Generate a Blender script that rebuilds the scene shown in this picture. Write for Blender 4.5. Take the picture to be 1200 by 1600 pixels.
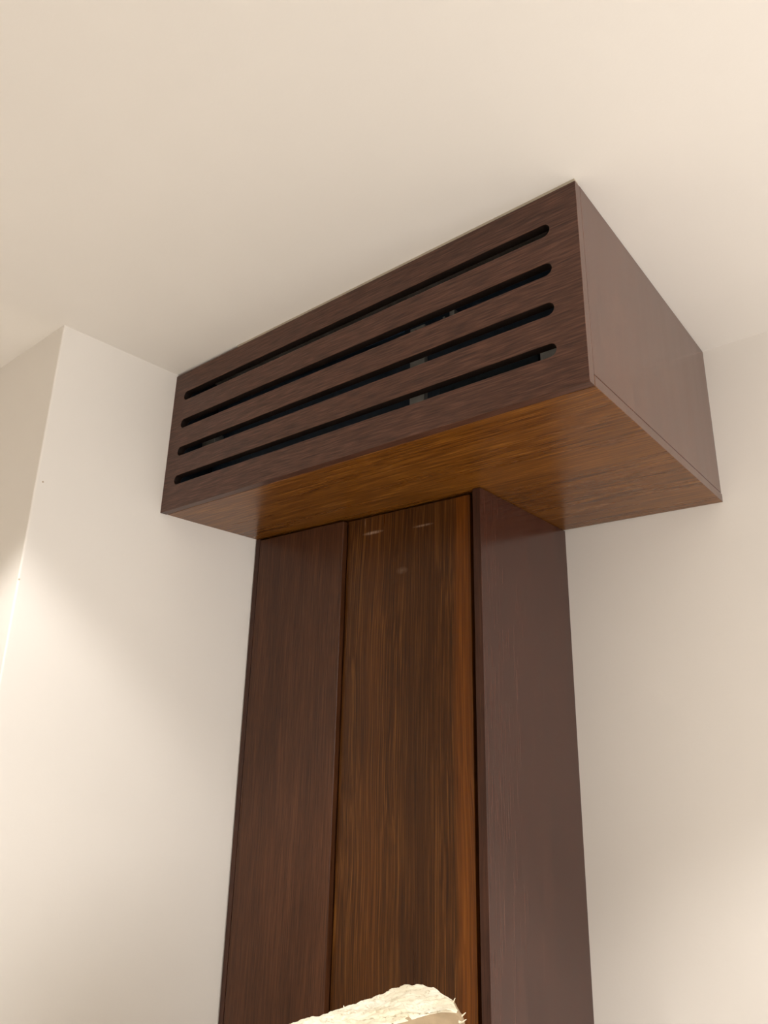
import bpy, bmesh, math, random
from mathutils import Vector, Matrix, noise

# ---------------------------------------------------------------- camera, world, exposure
scene = bpy.context.scene
C = bpy.context.collection
for o in list(bpy.data.objects):
    bpy.data.objects.remove(o, do_unlink=True)

S = 1.15                     # metres per survey unit
CEIL = 2.60                  # ceiling height

cam_data = bpy.data.cameras.new('camera')
cam = bpy.data.objects.new('camera', cam_data)
C.objects.link(cam)
cam.location = (1.3412 * S, -1.4684 * S, CEIL - 0.814 * S)
cam.rotation_euler = (1.8835, -0.0212, 0.6871)
cam_data.sensor_fit = 'AUTO'
cam_data.sensor_width = 36.0
cam_data.lens = 1115.6 * 36.0 / 1600.0
cam_data.clip_start = 0.02
scene.camera = cam

world = bpy.data.worlds.new('world')
scene.world = world
world.use_nodes = True
bgn = world.node_tree.nodes['Background']
bgn.inputs[0].default_value = (0.9, 0.88, 0.82, 1)
bgn.inputs[1].default_value = 0.05

vs = scene.view_settings
vs.view_transform = 'Standard'
vs.look = 'None'
vs.gamma = 1.0
vs.use_curve_mapping = False
vs.exposure = 0.05

LAMP_POWER = 88.0
LAMP_COLOUR = (1.0, 0.972, 0.938)
LAMP_CUTOFF = 53.0           # half angle in degrees
SIDE_FILL = 48.0              # power of the fill lamp behind the added window
SIDE_FILL_COLOUR = (1.0, 0.97, 0.945)
LAMPS = [(0.30, -1.60, 0.68, 'round white ceiling downlight in front of the niche wall corner'),   # x, y, dimming
         (2.00, -1.00, 1.1, 'round white ceiling downlight between the vent box and the right wall'),
         (-1.30, -1.60, 1.0, 'added unseen round white ceiling downlight beyond the niche wall corner, away from the vent box'),  # this lamp and those below are unseen, added as room fill
         (0.30, -3.30, 1.1, 'added unseen round white ceiling downlight in the middle of the row furthest from the vent box'),
         (2.20, -3.30, 1.1, 'added unseen round white ceiling downlight by the right wall, in the row furthest from the vent box'),
         (-1.30, -3.30, 1.1, 'added unseen round white ceiling downlight in the room corner furthest from the right wall')]


# ---------------------------------------------------------------- helpers
def link_obj(name, me, mat=None, parent=None, loc=None):
    o = bpy.data.objects.new(name, me)
    C.objects.link(o)
    if mat is not None:
        me.materials.clear()
        me.materials.append(mat)
    if parent is not None:
        o.parent = parent
    if loc is not None:
        o.location = loc
    return o


def bm_obj(name, bm, mat, parent=None, smooth=False, loc=None):
    me = bpy.data.meshes.new(name)
    bmesh.ops.recalc_face_normals(bm, faces=bm.faces[:])
    bm.to_mesh(me)
    bm.free()
    for p in me.polygons:
        p.use_smooth = smooth
    return link_obj(name, me, mat, parent, loc)


def box_bm(x0, x1, y0, y1, z0, z1, bevel=0.0, seg=2):
    bm = bmesh.new()
    bmesh.ops.create_cube(bm, size=1.0)
    for v in bm.verts:
        v.co = Vector(((x0 + x1) / 2 + v.co.x * (x1 - x0),
                       (y0 + y1) / 2 + v.co.y * (y1 - y0),
                       (z0 + z1) / 2 + v.co.z * (z1 - z0)))
    if bevel > 0:
        bmesh.ops.bevel(bm, geom=bm.edges[:], offset=bevel, segments=seg,
                        affect='EDGES', profile=0.5)
    return bm


def prism_bm(poly, z0, z1):
    bm = bmesh.new()
    lo = [bm.verts.new((x, y, z0)) for x, y in poly]
    hi = [bm.verts.new((x, y, z1)) for x, y in poly]
    n = len(poly)
    bm.faces.new(lo[::-1])
    bm.faces.new(hi)
    for i in range(n):
        bm.faces.new((lo[i], lo[(i + 1) % n], hi[(i + 1) % n], hi[i]))
    return bm


def tube_bm(bm, a, b, r, n=10):
    a, b = Vector(a), Vector(b)
    q = (b - a).to_track_quat('Z', 'Y').to_matrix().to_4x4()
    m = Matrix.Translation((a + b) / 2) @ q
    bmesh.ops.create_cone(bm, cap_ends=True, segments=n, radius1=r, radius2=r,
                          depth=(b - a).length, matrix=m)
    return bm


def empty(name, loc, label, cat, group=None):
    o = bpy.data.objects.new(name, None)
    C.objects.link(o)
    o.location = loc
    o.empty_display_size = 0.1
    o['label'] = label
    o['category'] = cat
    if group:
        o['group'] = group
    return o


def structure(o):
    o['kind'] = 'structure'
    return o


# ---------------------------------------------------------------- materials
def srgb(r, g, b):
    f = lambda c: c / 12.92 if c <= 0.04045 else ((c + 0.055) / 1.055) ** 2.4
    return (f(r / 255), f(g / 255), f(b / 255), 1.0)


class NT:
    def __init__(self, name):
        self.m = bpy.data.materials.new(name)
        self.m.use_nodes = True
        self.t = self.m.node_tree
        self.bsdf = self.t.nodes['Principled BSDF']

    def n(self, kind, **kw):
        nd = self.t.nodes.new(kind)
        for k, v in kw.items():
            if hasattr(nd, k):
                setattr(nd, k, v)
            else:
                nd.inputs[k.replace('_', ' ')].default_value = v
        return nd

    def l(self, a, b):
        self.t.links.new(a, b)

    def math(self, op, a, b=None, c=None, clamp=False):
        nd = self.t.nodes.new('ShaderNodeMath')
        nd.operation = op
        nd.use_clamp = clamp
        for i, v in enumerate((a, b, c)):
            if v is None:
                continue
            if isinstance(v, (int, float)):
                nd.inputs[i].default_value = v
            else:
                self.l(v, nd.inputs[i])
        return nd.outputs[0]

    def ramp(self, fac, stops):
        nd = self.t.nodes.new('ShaderNodeValToRGB')
        el = nd.color_ramp.elements
        while len(el) < len(stops):
            el.new(0.5)
        for e, (p, c) in zip(el, stops):
            e.position = p
            e.color = c
        self.l(fac, nd.inputs[0])
        return nd.outputs[0]

    def mix(self, fac, a, b, mode='MIX'):
        nd = self.t.nodes.new('ShaderNodeMix')
        nd.data_type = 'RGBA'
        nd.blend_type = mode
        for i, v in ((0, fac), (6, a), (7, b)):
            if isinstance(v, (int, float, tuple)):
                nd.inputs[i].default_value = v
            else:
                self.l(v, nd.inputs[i])
        return nd.outputs[2]


def paint(name, col, rough=0.6, marks=()):
    """Painted plaster with a faint roller texture; marks = small specks (pos, radius)."""
    t = NT(name)
    tc = t.n('ShaderNodeTexCoord').outputs['Object']
    n1 = t.n('ShaderNodeTexNoise', Scale=2.2, Detail=3.0)
    t.l(tc, n1.inputs['Vector'])
    n2 = t.n('ShaderNodeTexNoise', Scale=160.0, Detail=3.0)
    t.l(tc, n2.inputs['Vector'])
    c0 = tuple(c * 0.965 for c in col[:3]) + (1,)
    colr = t.ramp(n1.outputs['Fac'], [(0.3, c0), (0.7, col)])
    for pos, rad, dark in marks:
        d = t.n('ShaderNodeVectorMath', operation='DISTANCE')
        t.l(tc, d.inputs[0])
        d.inputs[1].default_value = pos
        f = t.math('LESS_THAN', d.outputs['Value'], rad)
        colr = t.mix(f, colr, dark)
    t.l(colr, t.bsdf.inputs['Base Color'])
    t.bsdf.inputs['Roughness'].default_value = rough
    t.bsdf.inputs['Specular IOR Level'].default_value = 0.3
    b = t.n('ShaderNodeBump', Strength=0.06, Distance=0.002)
    t.l(n2.outputs['Fac'], b.inputs['Height'])
    t.l(b.outputs['Normal'], t.bsdf.inputs['Normal'])
    return t.m


def wood(name, axis, dark, mid, light, fine=1.0, rough=0.36, figure=0.5, lime=0.25,
         marks=(), seed=0.0, spec=0.5, bump=0.12,
         along=3.0, bandw=0.5, streaks=()):
    """Stained veneer. axis = grain direction, lime = pale filled pores."""
    t = NT(name)
    tc = t.n('ShaderNodeTexCoord').outputs['Object']
    a = 'xyz'.index(axis)

    def mapped(along, across, off=0.0):
        mp = t.n('ShaderNodeMapping')
        sc = [across] * 3
        sc[a] = along
        mp.inputs['Scale'].default_value = sc
        mp.inputs['Location'].default_value = (seed + off, seed * 0.7 + off, seed * 1.3)
        t.l(tc, mp.inputs['Vector'])
        return mp.outputs['Vector']

    # broad figure: growth bands bending along the grain
    warp = t.n('ShaderNodeTexNoise', Scale=1.0, Detail=2.0)
    t.l(mapped(1.6, 5.0), warp.inputs['Vector'])
    band = t.n('ShaderNodeTexNoise', Scale=1.0, Detail=5.0, Roughness=0.62, Distortion=0.25)
    t.l(mapped(1.1, 16.0, 3.0), band.inputs['Vector'])
    # ring lines following the warped figure
    ring_v = t.n('ShaderNodeVectorMath', operation='ADD')
    wv = t.n('ShaderNodeVectorMath', operation='SCALE')
    wc = t.n('ShaderNodeVectorMath', operation='MULTIPLY')
    t.l(warp.outputs['Color'], wc.inputs[0])
    wc.inputs[1].default_value = [0.0 if i == a else 1.0 for i in range(3)]
    t.l(wc.outputs[0], wv.inputs[0])
    wv.inputs['Scale'].default_value = 16.0 * figure
    t.l(mapped(along, 230.0 * fine, 7.0), ring_v.inputs[0])
    t.l(wv.outputs[0], ring_v.inputs[1])
    ring = t.n('ShaderNodeTexNoise', Scale=1.0, Detail=1.5, Roughness=0.5)
    t.l(ring_v.outputs[0], ring.inputs['Vector'])
    # pores: short dark and pale dashes
    pore = t.n('ShaderNodeTexNoise', Scale=1.0, Detail=2.0, Roughness=0.6)
    t.l(mapped(26.0, 620.0 * fine, 11.0), pore.inputs['Vector'])

    f = t.math('MULTIPLY', band.outputs['Fac'], bandw)
    f = t.math('ADD', f, t.math('MULTIPLY', ring.outputs['Fac'], 1.0 - bandw))
    base = t.ramp(f, [(0.30, dark), (0.50, mid), (0.70, light)])
    pd = t.ramp(pore.outputs['Fac'], [(0.30, (0.55, 0.55, 0.55, 1)), (0.48, (1, 1, 1, 1))])
    base = t.mix(1.0, base, pd, 'MULTIPLY')
    pale = t.ramp(ring.outputs['Fac'], [(0.56, (0, 0, 0, 1)), (0.70, (1, 1, 1, 1))])
    pl = t.math('MULTIPLY', pale, lime)
    base = t.mix(pl, base, (light[0] * 1.5, light[1] * 1.6, light[2] * 1.9, 1))
    # soft bands of another tone mixed over the grain: (x centre, half width, colour, strength)
    for sx, sw, scol, sst in streaks:
        sep = t.n('ShaderNodeSeparateXYZ')
        t.l(tc, sep.inputs[0])
        xx = t.math('MULTIPLY_ADD', warp.outputs['Fac'], sw * 0.8, sep.outputs['X'])
        dd = t.math('ABSOLUTE', t.math('SUBTRACT', xx, sx + sw * 0.4))
        g = t.math('SUBTRACT', 1.0, t.math('DIVIDE', dd, sw), clamp=True)
        g = t.math('SMOOTH_MIN', t.math('MULTIPLY', g, 1.6), 1.0, 0.3)
        g = t.math('MULTIPLY', g, t.math('MULTIPLY_ADD', ring.outputs['Fac'], 1.2, 0.25, clamp=True))
        base = t.mix(t.math('MULTIPLY', g, sst, clamp=True), base, scol)
    # pale scuffs: (centre, half extents) in object space, broken by noise
    for ce, he, strength in marks:
        mp = t.n('ShaderNodeMapping', vector_type='TEXTURE')
        mp.inputs['Location'].default_value = ce
        mp.inputs['Rotation'].default_value = (0, he[3] if len(he) > 3 else 0, 0)
        mp.inputs['Scale'].default_value = he[:3]
        t.l(tc, mp.inputs['Vector'])
        ln = t.n('ShaderNodeVectorMath', operation='LENGTH')
        t.l(mp.outputs[0], ln.inputs[0])
        g = t.math('SUBTRACT', 1.0, ln.outputs['Value'], clamp=True)
        sn = t.n('ShaderNodeTexNoise', Scale=1.0, Detail=3.0)
        t.l(mapped(60.0, 420.0), sn.inputs['Vector'])
        g = t.math('MULTIPLY', g, t.math('MULTIPLY_ADD', sn.outputs['Fac'], 3.0, -0.8, clamp=True))
        g = t.math('MULTIPLY', g, strength, clamp=True)
        base = t.mix(g, base, srgb(176, 150, 128))
    t.l(base, t.bsdf.inputs['Base Color'])
    rr = t.math('MULTIPLY_ADD', band.outputs['Fac'], 0.14, rough - 0.07)
    t.l(rr, t.bsdf.inputs['Roughness'])
    t.bsdf.inputs['Specular IOR Level'].default_value = spec
    h = t.math('ADD', t.math('MULTIPLY', ring.outputs['Fac'], 0.7), t.math('MULTIPLY', pore.outputs['Fac'], 0.5))
    b = t.n('ShaderNodeBump', Strength=bump, Distance=0.0008)
    t.l(h, b.inputs['Height'])
    t.l(b.outputs['Normal'], t.bsdf.inputs['Normal'])
    return t.m


def plain(name, col, rough=0.5, metal=0.0, spec=0.5, speck=0.0):
    t = NT(name)
    tc = t.n('ShaderNodeTexCoord').outputs['Object']
    n1 = t.n('ShaderNodeTexNoise', Scale=40.0, Detail=4.0)
    t.l(tc, n1.inputs['Vector'])
    k = 1.0 - speck
    c0 = (col[0] * k, col[1] * k, col[2] * k, 1)
    t.l(t.ramp(n1.outputs['Fac'], [(0.35, c0), (0.65, col)]), t.bsdf.inputs['Base Color'])
    t.bsdf.inputs['Roughness'].default_value = rough
    t.bsdf.inputs['Metallic'].default_value = metal
    t.bsdf.inputs['Specular IOR Level'].default_value = spec
    return t.m


M = {}
M['wall'] = paint('wall_paint', (0.81, 0.77, 0.715, 1), 0.55)
M['wall_left'] = paint('niche_wall_paint', (0.81, 0.77, 0.715, 1), 0.55,
                       marks=(((-0.0097, -1.020, 2.204), 0.0020, srgb(176, 158, 138)),
                              ((-0.0102, -1.033, 1.979), 0.0022, srgb(186, 172, 150))))
M['ceiling'] = paint('ceiling_paint', (0.86, 0.825, 0.775, 1), 0.7)
M['floor'] = plain('floor_tile', (0.62, 0.56, 0.49, 1), 0.35, speck=0.12)
W_D, W_M, W_L = srgb(56, 33, 24), srgb(78, 49, 37), srgb(98, 65, 50)
M['front'] = wood('veneer_front', 'x', W_D, W_M, W_L, fine=1.7, rough=0.36, figure=0.3, lime=0.16, seed=1.3,
                  spec=0.33, along=20.0, bandw=0.22)
M['side'] = wood('veneer_side', 'z', W_D, srgb(82, 50, 37), srgb(102, 66, 50), fine=1.7, rough=0.22, figure=0.2,
                 lime=0.05, seed=4.1, bump=0.03, spec=0.62, along=12.0, bandw=0.30)
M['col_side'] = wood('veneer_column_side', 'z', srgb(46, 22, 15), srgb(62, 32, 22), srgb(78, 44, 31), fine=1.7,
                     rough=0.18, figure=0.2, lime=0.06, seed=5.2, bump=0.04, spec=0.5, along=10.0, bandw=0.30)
M['edge_z'] = wood('veneer_edge_upright', 'z', srgb(46, 25, 16), srgb(62, 35, 23), srgb(80, 48, 32), fine=0.9,
                   rough=0.42, figure=0.2, lime=0.06, seed=9.1, spec=0.25, along=5.0)
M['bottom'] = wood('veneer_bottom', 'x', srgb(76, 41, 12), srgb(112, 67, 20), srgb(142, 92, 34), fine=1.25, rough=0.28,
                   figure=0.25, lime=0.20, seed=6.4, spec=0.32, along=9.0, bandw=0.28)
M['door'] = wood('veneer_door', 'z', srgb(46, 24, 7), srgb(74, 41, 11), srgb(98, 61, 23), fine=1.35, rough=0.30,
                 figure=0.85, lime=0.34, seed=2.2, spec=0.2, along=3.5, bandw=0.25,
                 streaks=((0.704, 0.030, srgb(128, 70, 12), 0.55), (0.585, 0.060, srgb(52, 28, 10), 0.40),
                          (0.450, 0.050, srgb(98, 56, 18), 0.25)),
                 marks=(((0.437, -0.40, 2.158), (0.036, 0.1, 0.005, 0.0), 1.0),
                        ((0.590, -0.40, 2.150), (0.034, 0.1, 0.0035, 0.0), 0.6),
                        ((0.530, -0.40, 2.050), (0.020, 0.1, 0.010, 0.0), 0.25),
                        ((0.410, -0.40, 2.188), (0.0016, 0.1, 0.018, 0.0), 0.7)))
M['filler'] = wood('veneer_filler', 'z', srgb(56, 31, 16), srgb(73, 42, 23), srgb(90, 55, 33), fine=1.5, rough=0.30,
                   figure=0.3, lime=0.05, seed=7.7, spec=0.26, along=8.0, bandw=0.40)
M['slot_edge'] = plain('dark_routed_edge', srgb(34, 24, 19), 0.6, spec=0.2, speck=0.3)
M['dark_void'] = plain('dark_carcass', srgb(14, 12, 12), 0.8, spec=0.1)
M['unit'] = plain('blue_black_casing', srgb(36, 54, 72), 0.45, spec=0.4, speck=0.3)
M['foil'] = plain('dark_lining', srgb(34, 48, 58), 0.6, spec=0.3, speck=0.3)
M['zinc'] = plain('zinc_steel', srgb(176, 176, 172), 0.45, metal=0.5, speck=0.25)
M['cable'] = plain('blue_cable', srgb(60, 90, 125), 0.4)
M['sealant'] = plain('grey_sealant', srgb(176, 166, 148), 0.6, speck=0.1)
M['trim_white'] = plain('white_enamel', srgb(235, 232, 225), 0.4)

# ---------------------------------------------------------------- the room
A_TILT = 0.0326                                   # the niche wall is a little out of square
D = 0.6285 * S                                    # enclosure depth
H = 0.3418 * S                                    # enclosure height
W = 1.0 * S                                       # enclosure width
PIL = 0.9002 * S                                  # niche depth


def wall_x(y):
    return A_TILT * (D + y)


X0, X1, Y0 = -2.4, 2.9, -4.2
structure(bm_obj('floor', box_bm(X0, X1, Y0, 0.2, -0.1, 0.0), M['floor']))
structure(bm_obj('ceiling', box_bm(X0, X1, Y0, 0.2, CEIL, CEIL + 0.1), M['ceiling']))
# niche wall with its rounded outer corner
cx, cy, rb = wall_x(-PIL), -PIL, 0.004
poly = [(X0, cy)]
for k in range(5):
    a = math.radians(-90 + 90 * k / 4)
    poly.append((cx - rb + rb * math.cos(a), cy + rb + rb * math.sin(a)))
poly += [(wall_x(0.2), 0.2), (X0, 0.2)]
structure(bm_obj('wall_left', prism_bm(poly, 0, CEIL), M['wall_left']))
B_TILT = -0.0127
yb = lambda x: B_TILT * (x - W)
structure(bm_obj('wall_back', prism_bm([(wall_x(0), yb(0)), (X1, yb(X1)), (X1, 0.2), (wall_x(0), 0.2)], 0, CEIL), M['wall']))
# right wall with an unseen window opening, added to brighten the right side
WY0, WY1, WZ0, WZ1 = -1.75, -0.25, 0.90, 2.40
wr = bmesh.new()
for (a0, a1, b0, b1) in ((Y0, WY0, 0, CEIL), (WY1, 0.2, 0, CEIL), (WY0, WY1, 0, WZ0), (WY0, WY1, WZ1, CEIL)):
    part = box_bm(X1, X1 + 0.16, a0, a1, b0, b1)
    tmp_me = bpy.data.meshes.new('tmp')
    part.to_mesh(tmp_me)
    part.free()
    wr.from_mesh(tmp_me)
bmesh.ops.remove_doubles(wr, verts=wr.verts[:], dist=1e-5)
structure(bm_obj('wall_right', wr, M['wall']))
win = bpy.data.objects.new('added_window', None)
C.objects.link(win)
structure(win)
win.location = (X1 + 0.08, 0, 0)
for (a0, a1, b0, b1) in ((WY0, WY0 + 0.06, WZ0, WZ1), (WY1 - 0.06, WY1, WZ0, WZ1),
                         (WY0 + 0.06, WY1 - 0.06, WZ0, WZ0 + 0.06), (WY0 + 0.06, WY1 - 0.06, WZ1 - 0.06, WZ1)):
    bm_obj('added_window_frame', box_bm(-0.03, 0.03, a0, a1, b0, b1, 0.003), M['trim_white'], win)
gl = NT('added_window_glass')
tr = gl.n('ShaderNodeBsdfTransparent')
gs = gl.n('ShaderNodeBsdfGlossy', Roughness=0.02)
mx = gl.n('ShaderNodeMixShader')
mx.inputs[0].default_value = 0.06
gl.l(tr.outputs[0], mx.inputs[1])
gl.l(gs.outputs[0], mx.inputs[2])
gl.l(mx.outputs[0], gl.t.nodes['Material Output'].inputs['Surface'])
bm_obj('added_window_pane', box_bm(-0.003, 0.003, WY0 + 0.055, WY1 - 0.055, WZ0 + 0.055, WZ1 - 0.055), gl.m, win)
dl = bpy.data.lights.new('side_fill', 'AREA')  # fill lamp behind the added window, lifts the box side and right wall
dl.shape = 'RECTANGLE'
dl.size = WY1 - WY0
dl.size_y = WZ1 - WZ0
dl.energy = SIDE_FILL
dl.color = SIDE_FILL_COLOUR
dlo = bpy.data.objects.new('side_fill', dl)
C.objects.link(dlo)
dlo.location = (X1 + 0.20, (WY0 + WY1) / 2, (WZ0 + WZ1) / 2)
dlo.rotation_euler = (math.radians(90), 0, math.radians(90))
structure(bm_obj('wall_front', box_bm(X0, X1, Y0 - 0.1, Y0, 0, CEIL), M['wall']))
structure(bm_obj('wall_side', box_bm(X0 - 0.1, X0, Y0, 0.2, 0, CEIL), M['wall']))

# ---------------------------------------------------------------- ceiling downlights
mt = NT('lamp_diffuser')
mt.bsdf.inputs['Base Color'].default_value = (0.9, 0.9, 0.88, 1)
mt.bsdf.inputs['Emission Color'].default_value = LAMP_COLOUR + (1,)
mt.bsdf.inputs['Emission Strength'].default_value = 6.0
M['diffuser'] = mt.m


def ring_mesh():
    bm = bmesh.new()
    prof = [(0.040, 0.0), (0.042, -0.004), (0.052, -0.005), (0.056, -0.002), (0.056, 0.0)]
    n = 32
    rows = [[bm.verts.new((r * math.cos(2 * math.pi * i / n), r * math.sin(2 * math.pi * i / n), z))
             for i in range(n)] for r, z in prof]
    for a, b in zip(rows, rows[1:] + rows[:1]):
        for i in range(n):
            bm.faces.new((a[i], a[(i + 1) % n], b[(i + 1) % n], b[i]))
    me = bpy.data.meshes.new('trim_ring')
    bmesh.ops.recalc_face_normals(bm, faces=bm.faces[:])
    bm.to_mesh(me)
    bm.free()
    me.materials.append(M['trim_white'])
    return me


def disc_mesh():
    bm = bmesh.new()
    bmesh.ops.create_cone(bm, cap_ends=True, segments=32, radius1=0.040, radius2=0.040, depth=0.002,
                          matrix=Matrix.Translation((0, 0, -0.001)))
    me = bpy.data.meshes.new('diffuser')
    bm.to_mesh(me)
    bm.free()
    me.materials.append(M['diffuser'])
    return me


ring_me, disc_me = ring_mesh(), disc_mesh()
for lx, ly, power, lamp_label in LAMPS:
    e = empty('ceiling_downlight', (lx, ly, CEIL), lamp_label,
              'downlight', 'round downlights in the ceiling')
    link_obj('trim_ring', ring_me, None, e)
    link_obj('diffuser', disc_me, None, e)
    ld = bpy.data.lights.new('downlight_lamp', 'SPOT')
    ld.energy = LAMP_POWER * power
    ld.color = LAMP_COLOUR
    ld.spot_size = math.radians(2 * LAMP_CUTOFF)
    ld.spot_blend = 0.28
    ld.shadow_soft_size = 0.04
    lo = bpy.data.objects.new('downlight_lamp', ld)
    C.objects.link(lo)
    lo.parent = e
    lo.location = (0, 0, -0.012)



def edge_banding(o, mat, axis, sign):
    """Give the narrow face of a board that looks along +-axis its own edge banding."""
    o.data.materials.append(mat)
    for p in o.data.polygons:
        if p.normal[axis] * sign > 0.6:
            p.material_index = 1


# ---------------------------------------------------------------- louvred enclosure under the ceiling
T = 0.0195                                        # board thickness
GAP = 0.0010
enc = empty('vent_enclosure', (0, 0, CEIL - H),
            'dark brown wood veneer box with four long rounded slots, fixed under the ceiling', 'vent box')
ENC_Z = CEIL - H
TOPGAP = 0.0065


def slotted_panel():
    cu = bpy.data.curves.new('front_panel_outline', 'CURVE')
    cu.dimensions = '2D'
    cu.fill_mode = 'BOTH'
    cu.extrude = T / 2 - 0.0008
    cu.bevel_depth = 0.0008
    cu.bevel_resolution = 1
    cu.offset = -0.0008

    def loop(pts):
        sp = cu.splines.new('POLY')
        sp.points.add(len(pts) - 1)
        for p, (x, y) in zip(sp.points, pts):
            p.co = (x, y, 0, 1)
        sp.use_cyclic_u = True
    loop([(0.0, 0.0), (W, 0.0), (W, H - TOPGAP), (0.0, H - TOPGAP)])
    for zc in SLOT_Z:
        r = SLOT_H / 2
        pts = []
        for k in range(13):
            a = math.radians(-90 + 180 * k / 12)
            pts.append((SLOT_X1 - r + r * math.cos(a), H + zc + r * math.sin(a)))
        for k in range(13):
            a = math.radians(90 + 180 * k / 12)
            pts.append((SLOT_X0 + r + r * math.cos(a), H + zc + r * math.sin(a)))
        loop(pts[::-1])
    tmp = bpy.data.objects.new('tmp_outline', cu)
    C.objects.link(tmp)
    bpy.context.view_layer.update()
    me = bpy.data.meshes.new_from_object(tmp.evaluated_get(bpy.context.evaluated_depsgraph_get()))
    bpy.data.objects.remove(tmp, do_unlink=True)
    # stand it up: curve x,y -> x,z ; extrusion -> y
    for v in me.vertices:
        x, y, z = v.co
        v.co = (x, -D + T / 2 - z, y)
    me.name = 'front_panel'
    me.materials.append(M['front'])
    me.materials.append(M['slot_edge'])
    me.materials.append(M['side'])
    for p in me.polygons:
        c = p.center
        if abs(p.normal.y) < 0.3 and 0.03 < c.x < W - 0.03 and 0.02 < c.z < H - 0.03:
            p.material_index = 1
        elif p.normal.x > 0.9:
            p.material_index = 2
        p.use_smooth = False
    return me


SLOT_H = 0.0245
SLOT_X0, SLOT_X1 = 0.0445, 0.9545 * S
SLOT_Z = [-0.0690 * S, -0.1385 * S, -0.2065 * S, -0.2745 * S]
fp = link_obj('front_panel', slotted_panel(), None, enc)
y_in = -D + T + GAP
edge_banding(bm_obj('bottom_panel', box_bm(wall_x(-D) + 0.002, W, y_in, 0.0, 0.0, T, 0.0008), M['bottom'], enc), M['side'], 0, 1)
sp_ = bm_obj('side_panel', box_bm(W - T, W - 0.0012, y_in + 0.0018, 0.0, T + 0.0026, H - 0.0015, 0.0008), M['side'], enc)
bm_obj('side_panel', box_bm(wall_x(0) + 0.003, wall_x(0) + 0.018, y_in + 0.001, -0.014, T + 0.001, H - 0.002), M['foil'], enc)
bm_obj('inner_lining', box_bm(0.03, W - T - 0.002, -0.012, -0.004, T + 0.002, H - 0.004), M['foil'], enc)
bm_obj('sealant_bead', box_bm(0.25, W - 0.001, -D + 0.0012, -D + T * 0.8, H - TOPGAP - 0.0002, H, 0.0008), M['sealant'], enc)

# ---------------------------------------------------------------- the unit behind the slots
IN = ENC_Z + T
ac = empty('air_conditioner', (0, 0, IN), 'blue black cooling unit behind the slots of the wooden vent box',
           'air conditioner')
AZ = lambda z: z - IN
BRX0, BRX1 = 0.727, 0.764
UY = -0.622                                       # front of the unit's casing
bm_obj('casing', box_bm(0.06, 1.09, UY, -0.06, 0.004, H - T - 0.003, 0.002), M['unit'], ac)
bm_obj('duct_flange', box_bm(0.80, 1.02, UY - 0.012, UY, 0.05, 0.16, 0.003), M['foil'], ac)
bm_obj('casing_rib', box_bm(0.08, 0.66, UY - 0.008, UY, 0.215, 0.225, 0.002), M['foil'], ac)
hb = bm_obj('hanger_bracket', box_bm(BRX0, BRX1, UY - 0.012, UY - 0.010, 0.03, AZ(2.505), 0.0005), M['zinc'], ac)
for z in (2.46, 2.49):
    bm_obj('bolt', tube_bm(bmesh.new(), ((BRX0 + BRX1) / 2, UY - 0.010, AZ(z)), ((BRX0 + BRX1) / 2, UY - 0.017, AZ(z)),
                           0.006, 6), M['foil'], hb)
bm_obj('bracket_flange', box_bm(BRX1 - 0.002, BRX1, UY - 0.010, UY, 0.03, AZ(2.505)), M['zinc'], ac)
bm_obj('terminal_post', box_bm(0.829, 0.841, UY - 0.014, UY, AZ(2.47), AZ(2.511), 0.001), M['zinc'], ac)
bm_obj('terminal_post', box_bm(0.812, 0.817, UY - 0.014, UY, AZ(2.47), AZ(2.502), 0.001), M['zinc'], ac)
bm_obj('clip', box_bm(0.045, 0.100, UY - 0.030, UY - 0.002, AZ(2.40), AZ(2.428), 0.002), M['zinc'], ac)
bm_obj('end_bracket', prism_bm([(1.030, UY - 0.022), (1.070, UY - 0.022), (1.070, UY - 0.018), (1.030, UY - 0.018)],
                               AZ(2.28), AZ(2.345)), M['zinc'], ac)
bm_obj('cable', tube_bm(bmesh.new(), (0.20, UY - 0.010, AZ(2.524)), (0.71, UY - 0.010, AZ(2.509)), 0.0016, 6), M['cable'], ac)

# ---------------------------------------------------------------- tall cabinet below it
WC = 0.6576 * S
DC = 0.3609 * S
xl = wall_x(-DC) + 0.004
cab = empty('column_cabinet', (0, 0, 0),
            'tall narrow dark brown wooden cabinet column standing in the corner under the vent box', 'cabinet')
ZT = ENC_Z - 0.0015
DT = ENC_Z - 0.0065                               # door tops, leaving a dark reveal
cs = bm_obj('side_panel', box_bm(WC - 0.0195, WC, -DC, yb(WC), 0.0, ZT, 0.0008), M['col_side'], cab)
edge_banding(cs, M['edge_z'], 1, -1)
bm_obj('side_panel', box_bm(xl, xl + 0.016, -DC, -0.004, 0.0, ZT, 0.0008), M['edge_z'], cab)
bm_obj('fixed_panel', box_bm(xl + 0.0172, 0.3487, -DC, -DC + 0.0195, 0.0, DT, 0.0020), M['filler'], cab)
bm_obj('door', box_bm(0.3527, 0.7200, -DC + 0.0143, -DC + 0.0335, 0.05, DT, 0.0012), M['door'], cab)
bm_obj('carcass', box_bm(xl + 0.017, WC - 0.0205, -DC + 0.040, -0.006, 0.0, ZT - 0.0006), M['dark_void'], cab)


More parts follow.
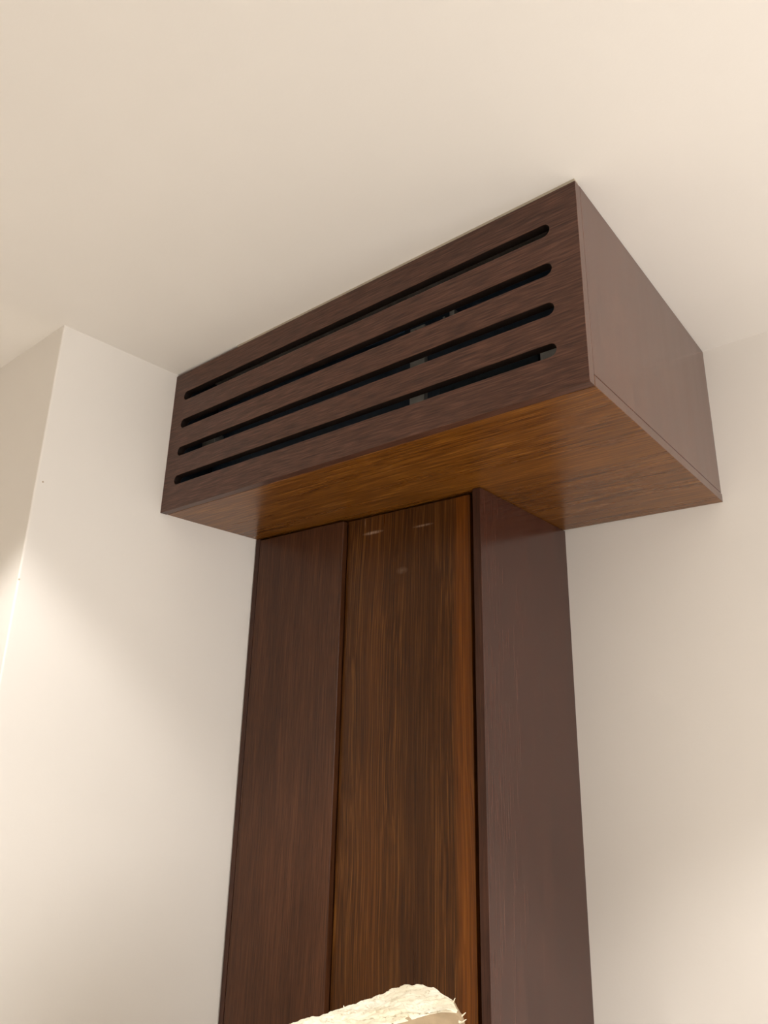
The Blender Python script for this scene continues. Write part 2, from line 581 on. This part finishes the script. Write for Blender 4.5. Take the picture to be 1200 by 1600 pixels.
# ---------------------------------------------------------------- rough plaster slab in front of the door
def plaster_mat():
    t = NT('rough_plaster')
    tc = t.n('ShaderNodeTexCoord').outputs['Object']
    n1 = t.n('ShaderNodeTexNoise', Scale=70.0, Detail=5.0, Roughness=0.65, Distortion=1.8)
    t.l(tc, n1.inputs['Vector'])
    n2 = t.n('ShaderNodeTexNoise', Scale=14.0, Detail=3.0, Distortion=0.6)
    t.l(tc, n2.inputs['Vector'])
    c = t.ramp(n2.outputs['Fac'], [(0.35, srgb(222, 212, 184)), (0.6, srgb(240, 233, 212))])
    v = t.ramp(n1.outputs['Fac'], [(0.34, srgb(200, 188, 168)), (0.46, (1, 1, 1, 1))])
    t.l(t.mix(0.8, c, v, 'MULTIPLY'), t.bsdf.inputs['Base Color'])
    t.bsdf.inputs['Roughness'].default_value = 0.85
    b = t.n('ShaderNodeBump', Strength=0.35, Distance=0.004)
    t.l(n1.outputs['Fac'], b.inputs['Height'])
    t.l(b.outputs['Normal'], t.bsdf.inputs['Normal'])
    return t.m


M['plaster'] = plaster_mat()
SLAB_TOP = 1.30
PLAN = [(0.742, -0.640), (0.760, -0.622), (0.785, -0.618), (0.832, -0.648), (0.860, -0.674), (0.866, -0.686),
        (0.850, -0.697), (0.841, -0.718), (0.834, -0.757), (0.826, -0.804), (0.814, -0.850), (0.800, -1.020),
        (0.785, -1.050), (0.735, -1.050), (0.722, -1.020)]


def slab():
    # resample the plan outline evenly, then loft it up the height and close it with inset rings
    pts = [Vector((x, y, 0)) for x, y in PLAN]
    seg = [(pts[(i + 1) % len(pts)] - pts[i]).length for i in range(len(pts))]
    per = sum(seg)
    n = 260
    ring = []
    i, acc = 0, 0.0
    for k in range(n):
        d = per * k / n
        while d > acc + seg[i]:
            acc += seg[i]
            i += 1
        f = (d - acc) / seg[i]
        ring.append(pts[i].lerp(pts[(i + 1) % len(pts)], f))
    cen = Vector((sum(p.x for p in ring) / n, sum(p.y for p in ring) / n, 0))
    levels = [(0.0, 1.0), (0.3, 1.0), (0.6, 1.0), (0.8, 1.0)]
    z = 0.9
    while z < SLAB_TOP - 0.014:
        levels.append((z, 1.0))
        z += 0.006
    levels += [(SLAB_TOP - 0.009, 0.995), (SLAB_TOP - 0.004, 0.975), (SLAB_TOP - 0.001, 0.945)]
    for k in range(1, 31):
        levels.append((SLAB_TOP, 0.94 * (1 - k / 31)))
    bm = bmesh.new()
    rows = []
    for z, s in levels:
        row = []
        for p in ring:
            q = cen + (p - cen) * s
            q.z = z
            if p.x > cen.x + 0.02 and s > 0.9:            # the side swells out below the plaster rim
                f = min(1.0, max(0.0, (SLAB_TOP - z) / 0.022))
                q.x += 0.013 * math.sin(f * math.pi / 2) * min(1.0, (p.x - cen.x - 0.02) / 0.02)
            a = 0.0035 * noise.fractal(q * 22, 1.0, 2.0, 4) + 0.0016 * noise.noise(q * 75) + 0.0016 * noise.noise(q * 160)
            dirv = (p - cen).normalized() if s > 0.95 else Vector((0, 0, 1))
            row.append(bm.verts.new(q + dirv * a))
        rows.append(row)
    for a, b in zip(rows, rows[1:]):
        for i in range(n):
            bm.faces.new((a[i], a[(i + 1) % n], b[(i + 1) % n], b[i]))
    bm.faces.new(rows[-1])
    bm.faces.new(rows[0][::-1])
    return bm


sl = empty('plaster_slab', (0, 0, 0), 'rough cream white plaster block with frayed edges in front of the cabinet door',
           'plaster block')
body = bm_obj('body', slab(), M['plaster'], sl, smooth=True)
M['side_beige'] = plain('plaster_side_beige', srgb(158, 138, 110), 0.9, spec=0.1, speck=0.22)
body.data.materials.append(M['side_beige'])                    # right-hand faces below the rim take a darker beige
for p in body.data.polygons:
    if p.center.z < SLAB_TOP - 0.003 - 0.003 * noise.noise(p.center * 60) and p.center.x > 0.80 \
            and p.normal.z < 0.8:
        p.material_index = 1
for (x, y), (dx, dy), ln in [((0.881, -0.699), (0.85, 0.25), 0.009), ((0.868, -0.679), (0.7, 0.5), 0.008),
                             ((0.838, -0.652), (0.5, 0.7), 0.004), ((0.749, -0.690), (-0.6, 0.6), 0.004),
                             ((0.740, -0.790), (-0.9, 0.1), 0.003)]:
    bm = bmesh.new()
    p = Vector((x, y, SLAB_TOP - (0.010 if x > 0.86 else 0.004)))
    dirv = Vector((dx, dy, 0.0)).normalized()
    prev = None
    for k in range(6):
        f = k / 5
        c = p + dirv * (ln * f * 1.3 - 0.003) + Vector((0, 0, 0.0035 * f * f - 0.001 * math.sin(f * 5)))
        rad = 0.0024 * (1 - f) ** 0.7 + 0.0005
        side = dirv.cross(Vector((0, 0, 1)))
        row = [bm.verts.new(c + side * rad * math.cos(a) + Vector((0, 0, rad * 0.7 * math.sin(a))))
               for a in [2 * math.pi * q / 7 for q in range(7)]]
        if prev:
            for q in range(7):
                bm.faces.new((prev[q], prev[(q + 1) % 7], row[(q + 1) % 7], row[q]))
        else:
            bm.faces.new(row[::-1])
        prev = row
    bm.faces.new(prev)
    bm_obj('frayed_tuft', bm, M['plaster'], sl, smooth=True)
